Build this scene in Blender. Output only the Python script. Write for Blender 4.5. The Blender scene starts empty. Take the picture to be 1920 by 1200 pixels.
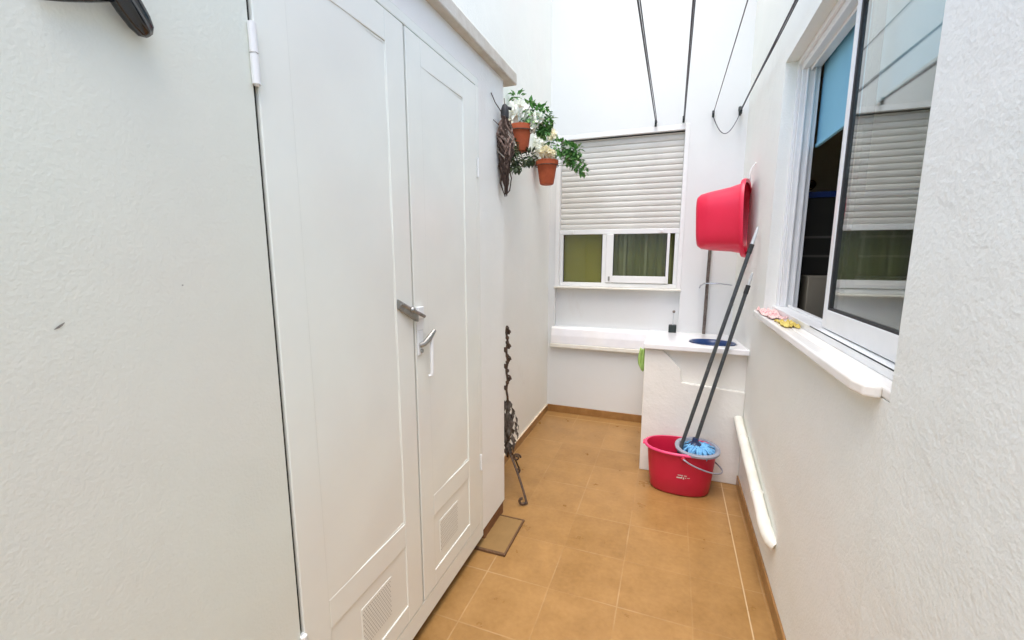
import bpy, bmesh, math, random
from mathutils import Vector, Matrix
random.seed(7)
R = math.radians
sc = bpy.context.scene
col = sc.collection

# ------------------------------------------------------------------ camera, sky, sun, exposure
cd = bpy.data.cameras.new('Camera'); cam = bpy.data.objects.new('Camera', cd); col.objects.link(cam)
cam.location = (0, 0, 1.5); cam.rotation_euler = (R(90 - 8.8), 0, R(20.33))
cd.sensor_width = 36; cd.lens = 15.11; cd.clip_start = 0.02; cd.clip_end = 500
sc.camera = cam
w = bpy.data.worlds.new('World'); sc.world = w; w.use_nodes = True
nt = w.node_tree; bg = nt.nodes['Background']
sky = nt.nodes.new('ShaderNodeTexSky'); sky.sky_type = 'NISHITA'; sky.sun_disc = False
SUN_EL, SUN_ROT = R(71), R(178)
sky.sun_elevation = SUN_EL; sky.sun_rotation = SUN_ROT
sky.air_density = 1.0; sky.dust_density = 3.0; sky.ozone_density = 1.2
nt.links.new(sky.outputs[0], bg.inputs[0]); bg.inputs[1].default_value = 0.15
sd = bpy.data.lights.new('Sun', 'SUN'); sun = bpy.data.objects.new('Sun', sd); col.objects.link(sun)
sd.energy = .8; sd.angle = R(50); sd.color = (1, .985, .95)
sdir = Vector((math.sin(SUN_ROT) * math.cos(SUN_EL), math.cos(SUN_ROT) * math.cos(SUN_EL), math.sin(SUN_EL)))
sun.rotation_euler = sdir.to_track_quat('Z', 'Y').to_euler(); sun.location = (0, 0, 8)
sc.view_settings.view_transform = 'Standard'; sc.view_settings.look = 'None'
sc.view_settings.gamma = 1; sc.view_settings.exposure = 1.70
sc.render.engine = 'CYCLES'
sc.cycles.max_bounces = 14; sc.cycles.diffuse_bounces = 10; sc.cycles.transparent_max_bounces = 12

# ------------------------------------------------------------------ helpers
class MB:
    def __init__(s): s.bm = bmesh.new()
    def box(s, x0, x1, y0, y1, z0, z1):
        v = [s.bm.verts.new((x, y, z)) for x in (x0, x1) for y in (y0, y1) for z in (z0, z1)]
        for f in ((0,1,3,2),(4,6,7,5),(0,4,5,1),(2,3,7,6),(0,2,6,4),(1,5,7,3)):
            s.bm.faces.new([v[i] for i in f])
        return s
    def hexa(s, pts):   # 8 pts: bottom 4 ccw, top 4 ccw
        v = [s.bm.verts.new(p) for p in pts]
        for f in ((3,2,1,0),(4,5,6,7),(0,1,5,4),(1,2,6,5),(2,3,7,6),(3,0,4,7)):
            s.bm.faces.new([v[i] for i in f])
        return s
    def prism(s, outline, d):   # outline: 3D points, d: extrusion vector
        d = Vector(d); a = [s.bm.verts.new(p) for p in outline]; b = [s.bm.verts.new(Vector(p) + d) for p in outline]
        s.bm.faces.new(a); s.bm.faces.new(b[::-1]); n = len(a)
        for i in range(n): s.bm.faces.new((a[i], b[i], b[(i+1) % n], a[(i+1) % n]))
        return s
    def tube(s, pts, r, n=8, caps=True):
        pts = [Vector(p) for p in pts]; m = len(pts)
        rr = r if isinstance(r, (list, tuple)) else [r] * m
        rings = []; up = None
        for i, p in enumerate(pts):
            t = (pts[min(i+1, m-1)] - pts[max(i-1, 0)])
            if t.length < 1e-9: t = Vector((0, 0, 1))
            t.normalize()
            if up is None: up = Vector((0, 0, 1)) if abs(t.z) < .9 else Vector((1, 0, 0))
            a = up.cross(t)
            if a.length < 1e-6: a = Vector((1, 0, 0)).cross(t)
            a.normalize(); b = t.cross(a); up = b
            rings.append([s.bm.verts.new(p + (a * math.cos(2*math.pi*k/n) + b * math.sin(2*math.pi*k/n)) * rr[i]) for k in range(n)])
        for i in range(m - 1):
            for k in range(n):
                s.bm.faces.new((rings[i][k], rings[i][(k+1) % n], rings[i+1][(k+1) % n], rings[i+1][k]))
        if caps:
            s.bm.faces.new(rings[0][::-1]); s.bm.faces.new(rings[-1])
        return s
    def rings(s, rs, close0=True, close1=True):  # list of lists of points (same length)
        V = [[s.bm.verts.new(p) for p in r] for r in rs]; n = len(V[0])
        for i in range(len(V) - 1):
            for k in range(n):
                s.bm.faces.new((V[i][k], V[i][(k+1) % n], V[i+1][(k+1) % n], V[i+1][k]))
        if close0: s.bm.faces.new(V[0][::-1])
        if close1: s.bm.faces.new(V[-1])
        return s
    def lathe(s, c, prof, n=24, close0=True, close1=True):
        c = Vector(c)
        return s.rings([[c + Vector((r*math.cos(2*math.pi*k/n), r*math.sin(2*math.pi*k/n), z)) for k in range(n)] for r, z in prof], close0, close1)
    def sphere(s, c, r, sub=2, sx=1, sy=1, sz=1):
        m = Matrix.Translation(c) @ Matrix.Diagonal((sx, sy, sz, 1))
        bmesh.ops.create_icosphere(s.bm, subdivisions=sub, radius=r, matrix=m); return s
    def quad(s, *p):
        s.bm.faces.new([s.bm.verts.new(q) for q in p]); return s
    def leaf(s, p, d, nrm, L, W):
        d = Vector(d).normalized(); nrm = Vector(nrm); a = d.cross(nrm)
        if a.length < 1e-4: a = d.cross(Vector((.3, .2, 1)))
        a.normalize(); nn = a.cross(d); p = Vector(p)
        base = s.bm.verts.new(p); l = s.bm.verts.new(p + d*L*.45 + a*W*.5 + nn*W*.12); r_ = s.bm.verts.new(p + d*L*.45 - a*W*.5 + nn*W*.12)
        m = s.bm.verts.new(p + d*L*.5 - nn*W*.05); tip = s.bm.verts.new(p + d*L - nn*L*.12)
        s.bm.faces.new((base, l, m)); s.bm.faces.new((base, m, r_)); s.bm.faces.new((m, l, tip)); s.bm.faces.new((r_, m, tip))
        return s
    def build(s, name, mat, parent=None, smooth=False, bevel=0, seg=2, fix=True, origin=None):
        if fix: bmesh.ops.recalc_face_normals(s.bm, faces=s.bm.faces[:])
        me = bpy.data.meshes.new(name)
        org = Vector(origin) if origin is not None else Vector((0, 0, 0))
        if parent is not None and origin is None: org = parent.matrix_world.translation if False else Vector(parent.get('_o', (0, 0, 0)))
        bmesh.ops.translate(s.bm, verts=s.bm.verts[:], vec=-org)
        s.bm.to_mesh(me); s.bm.free()
        if smooth: me.polygons.foreach_set('use_smooth', [True] * len(me.polygons))
        me.materials.append(mat)
        o = bpy.data.objects.new(name, me); col.objects.link(o)
        if parent is not None:
            o.parent = parent
            o.location = org - Vector(parent.get('_o', (0, 0, 0)))
        else: o.location = org
        o['_o'] = tuple(org)
        if bevel:
            b = o.modifiers.new('bevel', 'BEVEL'); b.width = bevel; b.segments = seg; b.limit_method = 'ANGLE'; b.angle_limit = R(40)
            b.harden_normals = False
        return o

def thing(name, label, cat, loc=(0, 0, 0), group=None):
    o = bpy.data.objects.new(name, None); col.objects.link(o); o.location = loc; o.empty_display_size = .05
    o['label'] = label; o['category'] = cat; o['_o'] = tuple(loc)
    if group: o['group'] = group
    return o
def tag(o, label=None, cat=None, group=None, kind=None):
    for k, v in (('label', label), ('category', cat), ('group', group), ('kind', kind)):
        if v: o[k] = v
    return o
def smooth_angle(o, a=35):
    for p in o.data.polygons: p.use_smooth = True
    try:
        o.data.set_sharp_from_angle(angle=R(a))
    except Exception: pass
    return o

def material(name, c, rough=.5, c2=None, nscale=3, spec=.5, metal=0, bump=0, bscale=60, bdist=.002, bump2=0, b2scale=8, coat=0, trans=0, mixlo=.35, mixhi=.65, c3=None, n3=1.2, sub=0):
    m = bpy.data.materials.new(name); m.use_nodes = True; t = m.node_tree; N = t.nodes; L = t.links
    b = N['Principled BSDF']; b.inputs['Roughness'].default_value = rough; b.inputs['Metallic'].default_value = metal
    b.inputs['Specular IOR Level'].default_value = spec; b.inputs['Coat Weight'].default_value = coat
    if sub: b.inputs['Subsurface Weight'].default_value = sub; b.inputs['Subsurface Radius'].default_value = (.01, .01, .01)
    b.inputs['Base Color'].default_value = (*c, 1)
    tc = N.new('ShaderNodeTexCoord'); src = tc.outputs['Object']
    last = None
    if c2:
        n = N.new('ShaderNodeTexNoise'); n.inputs['Scale'].default_value = nscale; n.inputs['Detail'].default_value = 6; n.inputs['Roughness'].default_value = .62
        L.new(src, n.inputs['Vector'])
        mr = N.new('ShaderNodeMapRange'); mr.inputs[1].default_value = mixlo; mr.inputs[2].default_value = mixhi; L.new(n.outputs[0], mr.inputs[0])
        mx = N.new('ShaderNodeMix'); mx.data_type = 'RGBA'; mx.inputs[6].default_value = (*c, 1); mx.inputs[7].default_value = (*c2, 1)
        L.new(mr.outputs[0], mx.inputs[0]); last = mx.outputs[2]
        if c3:
            n = N.new('ShaderNodeTexNoise'); n.inputs['Scale'].default_value = n3; n.inputs['Detail'].default_value = 3
            mp = N.new('ShaderNodeMapping'); mp.inputs['Location'].default_value = (5, 3, 9); L.new(src, mp.inputs[0]); L.new(mp.outputs[0], n.inputs['Vector'])
            mr = N.new('ShaderNodeMapRange'); mr.inputs[1].default_value = .48; mr.inputs[2].default_value = .72; L.new(n.outputs[0], mr.inputs[0])
            mx = N.new('ShaderNodeMix'); mx.data_type = 'RGBA'; mx.inputs[7].default_value = (*c3, 1)
            L.new(last, mx.inputs[6]); L.new(mr.outputs[0], mx.inputs[0]); last = mx.outputs[2]
        L.new(last, b.inputs['Base Color'])
    nrm = None
    for st, scl in ((bump, bscale), (bump2, b2scale)):
        if st:
            n = N.new('ShaderNodeTexNoise'); n.inputs['Scale'].default_value = scl; n.inputs['Detail'].default_value = 4; L.new(src, n.inputs['Vector'])
            bp = N.new('ShaderNodeBump'); bp.inputs['Strength'].default_value = st; bp.inputs['Distance'].default_value = bdist if nrm is None else .02
            L.new(n.outputs[0], bp.inputs['Height'])
            if nrm: L.new(nrm, bp.inputs['Normal'])
            nrm = bp.outputs[0]
    if nrm: L.new(nrm, b.inputs['Normal'])
    return m

WHITE = (.80, .805, .775)
def plaster(name, c, c2, c3, fine=.55, fs=90, big=.35, bs=5, roller=False):
    """painted render: fine roller grain, soft trowel undulation, a few warm stains"""
    m = material(name, c, .7, c2, 2.2, .25, bump=fine, bscale=fs, bdist=.0028, bump2=big, b2scale=bs, c3=c3, n3=.9)
    t = m.node_tree; N = t.nodes; L = t.links; b = N['Principled BSDF']; src = b.inputs['Base Color'].links[0].from_socket
    tc = N.new('ShaderNodeTexCoord')
    # small pocks and rubbed spots
    for (scl, lo, hi, amt, cc, strz) in ((23, .70, .80, .30, (.50, .48, .43), 1), (3.1, .63, .74, .30, (.60, .575, .52), .45)):
        mp = N.new('ShaderNodeMapping'); mp.inputs['Scale'].default_value = (1, 1, strz); mp.inputs['Location'].default_value = (scl, 2.3, 7.1); L.new(tc.outputs['Object'], mp.inputs[0])
        n = N.new('ShaderNodeTexNoise'); n.inputs['Scale'].default_value = scl; n.inputs['Detail'].default_value = 8; n.inputs['Roughness'].default_value = .68; L.new(mp.outputs[0], n.inputs[0])
        mr = N.new('ShaderNodeMapRange'); mr.inputs[1].default_value = lo; mr.inputs[2].default_value = hi; mr.inputs[4].default_value = amt; L.new(n.outputs[0], mr.inputs[0])
        mx = N.new('ShaderNodeMix'); mx.data_type = 'RGBA'; mx.inputs[7].default_value = (*cc, 1); L.new(src, mx.inputs[6]); L.new(mr.outputs[0], mx.inputs[0]); src = mx.outputs[2]
    L.new(src, b.inputs['Base Color'])
    return m
M = {}
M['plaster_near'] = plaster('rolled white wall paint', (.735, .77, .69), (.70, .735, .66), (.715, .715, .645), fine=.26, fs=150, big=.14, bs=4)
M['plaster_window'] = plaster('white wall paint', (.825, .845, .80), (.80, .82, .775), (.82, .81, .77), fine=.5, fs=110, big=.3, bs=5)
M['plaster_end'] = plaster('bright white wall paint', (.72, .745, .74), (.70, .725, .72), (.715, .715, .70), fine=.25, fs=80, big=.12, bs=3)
M['plaster_pier'] = plaster('rough white pier plaster', (.79, .785, .74), (.765, .76, .715), (.775, .755, .71), fine=.6, fs=60, big=.35, bs=7)
M['plaster_thick'] = plaster('thick white render', (.815, .835, .79), (.785, .81, .765), (.80, .785, .735), fine=.55, fs=105, big=.35, bs=5)
M['door_paint'] = material('white enamel on sheet metal', (.83, .855, .785), .24, (.765, .80, .745), 1.6, .45, bump=.05, bscale=300, bump2=.1, b2scale=2.2, c3=(.755, .74, .68), n3=.8)
M['roof_edge'] = material('aged cream fascia', (.66, .63, .55), .75, (.52, .48, .40), 9, .2, bump=.5, bscale=80, c3=(.62, .60, .54), n3=4)
M['gap'] = material('door gap shade', (.03, .028, .024), .9)
M['steel'] = material('worn galvanised steel', (.42, .42, .40), .35, (.28, .28, .26), 30, .5, metal=.85, bump=.2, bscale=120)
M['marble'] = material('polished white marble', (.87, .875, .90), .18, (.80, .81, .84), 5, .5, bump=.03, bscale=60, c3=(.84, .83, .80), n3=3)
M['marble_sill'] = material('cream white sill marble', (.86, .86, .83), .22, (.79, .78, .74), 6, .5, bump=.04, bscale=60, c3=(.82, .76, .68), n3=3)
M['alu'] = material('white lacquered aluminium', (.80, .81, .80), .3, (.77, .78, .77), 12, .5)
M['pvc_yellowed'] = material('aged ivory pvc', (.83, .82, .75), .3, (.74, .72, .63), 7, .5, bump=.05, bscale=40)
M['rubber'] = material('black rubber seal', (.02, .021, .022), .6)
M['shutter'] = material('beige grey shutter lacquer', (.66, .655, .61), .42, (.62, .615, .57), 3, .4, c3=(.60, .585, .54), n3=4)
M['skirting'] = material('brown glazed skirting tile', (.36, .19, .065), .3, (.27, .135, .042), 14, .5, bump=.1, bscale=40)
M['skirt_top'] = material('pale skirting grout', (.72, .60, .44), .7)
M['red'] = material('crimson plastic', (.72, .014, .058), .34, (.68, .012, .052), 4, .5, bump=.04, bscale=90, sub=.05)
M['bucket'] = material('raspberry plastic', (.54, .013, .05), .36, (.50, .012, .045), 4, .5, bump=.05, bscale=90, sub=.03)
M['rim_pink'] = material('pink plastic rim', (.72, .05, .16), .3)
M['wringer'] = material('grey blue plastic', (.30, .32, .38), .4, (.25, .27, .33), 20)
M['mop_blue'] = material('sky blue microfibre', (.22, .52, .80), .95, (.13, .36, .66), 60, .1, bump=.8, bscale=250)
M['mop_socket'] = material('navy plastic', (.012, .03, .09), .35)
M['pole'] = material('dark grey pole coating', (.035, .042, .046), .35, (.055, .062, .066), 30, .5)
M['pole_tip'] = material('light grey plastic', (.55, .57, .58), .4)
M['basin'] = material('navy blue plastic', (.012, .045, .16), .3, (.010, .035, .12), 6)
M['terracotta'] = material('terracotta', (.42, .095, .035), .6, (.33, .07, .025), 18, .3, bump=.2, bscale=120)
M['leaf'] = material('green leaves', (.14, .34, .08), .5, (.07, .20, .05), 55, .4)
M['leaf_dark'] = material('dark olive leaves', (.05, .085, .03), .55, (.03, .05, .02), 55, .4)
M['leaf_pale'] = material('pale green leaves', (.28, .42, .16), .5, (.15, .30, .09), 55, .4)
M['petal'] = material('white petals', (.85, .86, .80), .7, (.80, .82, .72), 40, .2, bump=.3, bscale=150)
M['petal_cream'] = material('cream petals', (.80, .74, .50), .7, (.84, .80, .66), 40, .2)
M['iron'] = material('rusty wrought iron', (.055, .042, .036), .6, (.13, .075, .045), 60, .4, metal=.3, bump=.6, bscale=200)
M['iron_leaf'] = material('weathered bronze leaf metal', (.16, .14, .12), .6, (.06, .048, .04), 70, .4, metal=.3, bump=.6, bscale=160)
M['stem'] = material('dry brown strands', (.13, .085, .065), .9, (.26, .19, .16), 60, .1)
M['stem_dark'] = material('dark brown strands', (.04, .028, .024), .9, (.10, .07, .055), 60, .1)
M['stem_pale'] = material('greyish strands', (.33, .30, .26), .9, (.20, .17, .14), 50, .1)
M['black'] = material('gloss black metal', (.006, .007, .009), .16, (.012, .014, .018), 40, .5, coat=.5)
M['blackplastic'] = material('black plastic', (.012, .02, .018), .45)
M['cord'] = material('dark grey plastic cord', (.05, .052, .065), .5, (.09, .09, .11), 90)
M['cord_thin'] = material('grey plastic cord', (.12, .12, .135), .5)
M['pipe'] = material('tarnished pipe', (.20, .17, .15), .45, (.09, .07, .06), 40, .5, metal=.5, bump=.3, bscale=90)
M['chrome'] = material('dull chrome', (.45, .46, .48), .25, metal=.9)
M['cloth_pink'] = material('pink flowered cloth', (.80, .60, .56), .95, (.62, .25, .27), 55, .1, bump=.5, bscale=200, mixlo=.5, mixhi=.62)
M['cloth_yellow'] = material('yellow cloth', (.72, .60, .20), .95, (.50, .36, .07), 30, .1, bump=.6, bscale=180)
M['cloth_green'] = material('light green cloth', (.50, .72, .24), .95, (.40, .60, .18), 20, .1, bump=.5, bscale=150)
M['blind'] = material('blue roller blind fabric', (.25, .53, .69), .85, (.235, .50, .66), 3, .1, bump=.2, bscale=400)
M['beige'] = material('cream room paint', (.66, .60, .47), .8, (.62, .56, .43), 2)
M['room_dark'] = material('dark room surfaces', (.10, .09, .075), .8)
M['cupboard'] = material('black cupboard', (.016, .014, .010), .45, (.028, .024, .016), 3)
M['blue_edge'] = material('dark blue shelf edge', (.012, .035, .16), .4)
M['brass'] = material('old brass', (.12, .075, .03), .4, metal=.7)
M['appliance'] = material('taupe appliance', (.20, .175, .13), .5)
M['olive'] = material('olive yellow panel curtain', (.36, .33, .07), .85, (.32, .29, .06), 2, .1)
M['curtain'] = material('olive green curtain', (.24, .25, .10), .9, (.19, .20, .08), 6, .1)
M['curtain_pale'] = material('pale curtain fold', (.36, .37, .22), .9, (.30, .31, .16), 8, .1)
M['plate'] = material('brown floor hatch', (.29, .175, .065), .5, (.25, .15, .055), 12, .4, bump=.1, bscale=50)
M['plate_rim'] = material('rusty hatch rim', (.16, .08, .035), .6, (.10, .05, .02), 40)
M['plinth'] = material('brown brick plinth', (.25, .12, .05), .8, (.16, .075, .035), 20, .2, bump=.5, bscale=50)
M['scuff'] = material('grey scuff', (.22, .21, .19), .9)
M['logo'] = material('faded white print', (.62, .55, .52), .5)

def floor_material():
    m = bpy.data.materials.new('tawny floor tiles'); m.use_nodes = True; t = m.node_tree; N = t.nodes; L = t.links
    b = N['Principled BSDF']
    tc = N.new('ShaderNodeTexCoord'); sp = N.new('ShaderNodeSeparateXYZ'); L.new(tc.outputs['Object'], sp.inputs[0])
    def math_(op, a, bb=None, c=None):
        n = N.new('ShaderNodeMath'); n.operation = op
        for i, v in enumerate((a, bb, c)):
            if v is None: continue
            if isinstance(v, (int, float)): n.inputs[i].default_value = v
            else: L.new(v, n.inputs[i])
        return n.outputs[0]
    X, Y = sp.outputs[0], sp.outputs[1]
    nz = N.new('ShaderNodeTexNoise'); nz.inputs['Scale'].default_value = 7; nz.inputs['Detail'].default_value = 6; nz.inputs['Roughness'].default_value = .6; L.new(tc.outputs['Object'], nz.inputs[0])
    nf = N.new('ShaderNodeTexNoise'); nf.inputs['Scale'].default_value = 46; nf.inputs['Detail'].default_value = 4; L.new(tc.outputs['Object'], nf.inputs[0])
    T = .302
    ux = math_('DIVIDE', math_('ADD', X, 10*T - .155), T); uy = math_('DIVIDE', math_('ADD', Y, 10*T - 1.69), T)
    fx = math_('FRACT', ux); fy = math_('FRACT', uy)
    dx = math_('MULTIPLY', math_('MINIMUM', fx, math_('SUBTRACT', 1, fx)), T)
    dy = math_('MULTIPLY', math_('MINIMUM', fy, math_('SUBTRACT', 1, fy)), T)
    # no column joint between x=.376 line and the wall; line at .376 and the far border row at 3.74
    d3 = math_('ABSOLUTE', math_('SUBTRACT', X, .378)); d4 = math_('ABSOLUTE', math_('SUBTRACT', Y, 3.73))
    dmin = math_('MINIMUM', dx, dy)
    def joint(d, wd):
        mr = N.new('ShaderNodeMapRange'); mr.interpolation_type = 'SMOOTHSTEP'
        mr.inputs[1].default_value = wd * .2; mr.inputs[2].default_value = wd; mr.inputs[3].default_value = 1; mr.inputs[4].default_value = 0
        L.new(d, mr.inputs[0]); return mr.outputs[0]
    j1 = joint(dmin, .0045); j2 = joint(math_('MINIMUM', d3, d4), .0042)
    # worn joints: pale only in places
    nw = N.new('ShaderNodeTexNoise'); nw.inputs['Scale'].default_value = 2.1; nw.inputs['Detail'].default_value = 3; L.new(tc.outputs['Object'], nw.inputs[0])
    wr = N.new('ShaderNodeMapRange'); wr.inputs[1].default_value = .45; wr.inputs[2].default_value = .66; wr.inputs[3].default_value = .03; wr.inputs[4].default_value = .34; L.new(nw.outputs[0], wr.inputs[0])
    j1w = math_('MULTIPLY', j1, wr.outputs[0]); jw = math_('MAXIMUM', j1w, math_('MULTIPLY', j2, .8))
    # tile tone per tile
    cx = math_('FLOOR', ux); cy = math_('FLOOR', uy); cb = N.new('ShaderNodeCombineXYZ'); L.new(cx, cb.inputs[0]); L.new(cy, cb.inputs[1])
    wn = N.new('ShaderNodeTexWhiteNoise'); wn.noise_dimensions = '2D'; L.new(cb.outputs[0], wn.inputs['Vector'])
    tone = math_('ADD', math_('MULTIPLY', nz.outputs[0], 1.1), math_('ADD', math_('MULTIPLY', nf.outputs[0], .5), math_('MULTIPLY', wn.outputs[0], .22)))
    mr = N.new('ShaderNodeMapRange'); mr.inputs[1].default_value = .6; mr.inputs[2].default_value = 1.25; L.new(tone, mr.inputs[0])
    mx = N.new('ShaderNodeMix'); mx.data_type = 'RGBA'; mx.inputs[6].default_value = (.265, .140, .043, 1); mx.inputs[7].default_value = (.385, .216, .076, 1); L.new(mr.outputs[0], mx.inputs[0])
    mg = N.new('ShaderNodeMix'); mg.data_type = 'RGBA'; mg.inputs[7].default_value = (.60, .45, .27, 1); L.new(mx.outputs[2], mg.inputs[6]); L.new(jw, mg.inputs[0])
    # scattered water marks and trodden dirt
    nd = N.new('ShaderNodeTexNoise'); nd.inputs['Scale'].default_value = 3.3; nd.inputs['Detail'].default_value = 9; nd.inputs['Roughness'].default_value = .7; nd.inputs['Distortion'].default_value = .6; L.new(tc.outputs['Object'], nd.inputs[0])
    md = N.new('ShaderNodeMapRange'); md.inputs[1].default_value = .52; md.inputs[2].default_value = .72; md.inputs[4].default_value = .32; L.new(nd.outputs[0], md.inputs[0])
    mdx = N.new('ShaderNodeMix'); mdx.data_type = 'RGBA'; mdx.inputs[7].default_value = (.19, .10, .035, 1); L.new(mg.outputs[2], mdx.inputs[6]); L.new(md.outputs[0], mdx.inputs[0])
    L.new(mdx.outputs[2], b.inputs['Base Color'])
    rr = N.new('ShaderNodeMapRange'); rr.inputs[3].default_value = .20; rr.inputs[4].default_value = .42; L.new(nz.outputs[0], rr.inputs[0]); L.new(rr.outputs[0], b.inputs['Roughness'])
    b.inputs['Specular IOR Level'].default_value = .4
    bp = N.new('ShaderNodeBump'); bp.inputs['Strength'].default_value = .3; bp.inputs['Distance'].default_value = .0012; bp.invert = True
    L.new(math_('ADD', math_('MAXIMUM', j1, j2), math_('MULTIPLY', nf.outputs[0], .25)), bp.inputs['Height']); L.new(bp.outputs[0], b.inputs['Normal'])
    return m

def glass_material(name, tint=(.92, .95, .94), ior=1.52, mult=1.0, rough=0.0):
    m = bpy.data.materials.new(name); m.use_nodes = True; t = m.node_tree; N = t.nodes; L = t.links
    N.remove(N['Principled BSDF']); out = N['Material Output']
    ge = N.new('ShaderNodeNewGeometry'); dt = N.new('ShaderNodeVectorMath'); dt.operation = 'DOT_PRODUCT'
    L.new(ge.outputs['Incoming'], dt.inputs[0]); L.new(ge.outputs['Normal'], dt.inputs[1])
    def mm(op, a, b):
        q_ = N.new('ShaderNodeMath'); q_.operation = op
        for i_, v in enumerate((a, b)):
            if v is None: continue
            if isinstance(v, (int, float)): q_.inputs[i_].default_value = v
            else: L.new(v, q_.inputs[i_])
        return q_.outputs[0]
    k = mm('POWER', mm('SUBTRACT', 1.0, mm('ABSOLUTE', dt.outputs['Value'], None)), 5.0)
    r0 = ((ior-1)/(ior+1))**2
    mu = N.new('ShaderNodeMath'); mu.operation = 'MULTIPLY'; mu.use_clamp = True; mu.inputs[1].default_value = mult
    L.new(mm('ADD', mm('MULTIPLY', k, 1-r0), r0), mu.inputs[0])
    tr = N.new('ShaderNodeBsdfTransparent'); tr.inputs[0].default_value = (*tint, 1)
    gl = N.new('ShaderNodeBsdfGlossy'); gl.inputs['Roughness'].default_value = rough; gl.inputs[0].default_value = (.95, .98, .97, 1)
    mx = N.new('ShaderNodeMixShader'); L.new(mu.outputs[0], mx.inputs[0]); L.new(tr.outputs[0], mx.inputs[1]); L.new(gl.outputs[0], mx.inputs[2]); L.new(mx.outputs[0], out.inputs[0])
    return m
M['floor'] = floor_material()
M['glass'] = glass_material('window glass', (.86, .90, .89), 1.6, 1.7, .03)
M['glass_far'] = glass_material('window glass far', (.86, .88, .84), 1.5, 1.2, .01)

# ------------------------------------------------------------------ main planes
XR, XL, XC, YB = .476, -1.067, -.85, 3.85     # window wall, side wall, closet front, end wall
ZT = 6.0                                        # end wall top, out of view; raised with the side walls to cut skylight

# floor
f = MB(); f.quad((-30, -30, 0), (30, -30, 0), (30, 30, 0), (-30, 30, 0))
tag(f.build('floor', M['floor']), 'tawny ceramic floor tiles of the narrow patio', None, None, 'structure')

# ---- end wall with shallow window niche
ex0, ex1, ez0, ez1 = -1.005, .072, .80, 2.515
mb = MB()
mb.box(-3, ex0, YB, YB+.3, -.02, ZT); mb.box(ex1, 3.4, YB, YB+.3, -.02, ZT)
mb.box(ex0, ex1, YB, YB+.3, -.02, ez0); mb.box(ex0, ex1, YB, YB+.3, ez1, ZT)
NB = YB + .055
mb.box(ex0, ex1, NB, YB+.3, ez0, 1.19)
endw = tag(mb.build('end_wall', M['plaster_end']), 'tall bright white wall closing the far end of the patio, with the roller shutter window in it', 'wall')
sk = MB(); sk.box(XL+.012, -.145, YB-.012, YB, 0, .068); sk.build('skirting', M['skirting'], endw, bevel=.002)

# window in the end wall
wy = YB + .05
shutter = MB()
pitch = .0465; z = 1.712; z1 = 2.47; i = 0
prof = []
while z < z1:
    top = min(z + pitch, z1)
    prof += [(wy, z), (wy-.0035, z + .004), (wy-.0060, z+(top-z)*.35), (wy-.0060, z+(top-z)*.65), (wy-.003, top-.006), (wy+.004, top-.003)]
    z = top
x0, x1 = ex0+.035, ex1-.034
va = [shutter.bm.verts.new((x0, a, b)) for a, b in prof]; vb = [shutter.bm.verts.new((x1, a, b)) for a, b in prof]
for k in range(len(prof)-1): shutter.bm.faces.new((va[k], vb[k], vb[k+1], va[k+1]))
sh = shutter.build('roller_shutter', M['shutter'], endw, fix=False)
q = MB(); q.box(x0-.006, x1+.006, wy-.014, wy+.01, 1.667, 1.710); q.build('bottom_bar', M['alu'], sh, bevel=.004)
for xx in (-.86, -.10):
    q = MB(); q.box(xx-.012, xx+.012, wy-.026, wy-.0145, 1.675, 1.70); q.build('stop_knob', M['alu'], sh, bevel=.004)
g = MB(); g.box(ex0, ex0+.034, YB-.006, NB+.02, 1.195, 2.515); g.box(ex1-.033, ex1, YB-.006, NB+.02, 1.195, 2.515)
g.box(ex0+.034, ex1-.033, YB-.004, YB+.03, 2.472, 2.513)
g.build('shutter_guide', M['alu'], endw, bevel=.003)
# lower sliding window
fr = MB()
fy0, fy1 = YB+.038, YB+.09
fr.box(ex0+.034, ex1-.033, fy0, fy1, 1.205, 1.240); fr.box(ex0+.034, ex0+.062, fy0, fy1, 1.24, 1.666); fr.box(ex1-.064, ex1-.033, fy0, fy1, 1.24, 1.666)
fr.box(-.590, -.555, fy0, fy1, 1.24, 1.666)
wf = fr.build('window_frame', M['alu'], endw, bevel=.003)
sa = MB(); sx0, sx1 = -.553, -.030
sa.box(sx0, sx0+.060, fy0-.012, fy0+.02, 1.245, 1.666); sa.box(sx1-.022, sx1, fy0-.012, fy0+.02, 1.245, 1.666); sa.box(sx0+.06, sx1-.022, fy0-.012, fy0+.02, 1.245, 1.305)
sa.build('sash', M['alu'], wf, bevel=.003)
q = MB(); q.box(ex0+.063, -.591, fy0+.025, fy0+.03, 1.241, 1.666); q.build('pane', M['glass_far'], wf)
q = MB(); q.box(sx0+.061, sx1-.023, fy0+.004, fy0+.009, 1.306, 1.666); q.build('pane', M['glass_far'], wf)
q = MB(); q.box(sx0+.0605, sx0+.066, fy0-.004, fy0+.003, 1.306, 1.666); q.box(sx1-.029, sx1-.0225, fy0-.004, fy0+.003, 1.306, 1.666)
q.box(ex0+.0625, ex0+.068, fy0+.015, fy0+.022, 1.241, 1.666); q.box(-.597, -.5905, fy0+.015, fy0+.022, 1.241, 1.666); q.build('seal', M['rubber'], wf)
q = MB(); q.box(-.530, -.515, fy0-.022, fy0-.012, 1.262, 1.30); q.build('latch', M['steel'], wf, bevel=.003)
q = MB(); q.box(ex0-.004, ex1+.004, YB-.022, NB+.03, 1.188, 1.2035); q.build('window_sill', M['pvc_yellowed'], endw, bevel=.004)
q = MB(); q.box(ex0+.03, -.56, fy1+.02, fy1+.026, 1.2, 1.9); q.build('panel_curtain', M['olive'], endw)
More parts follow.
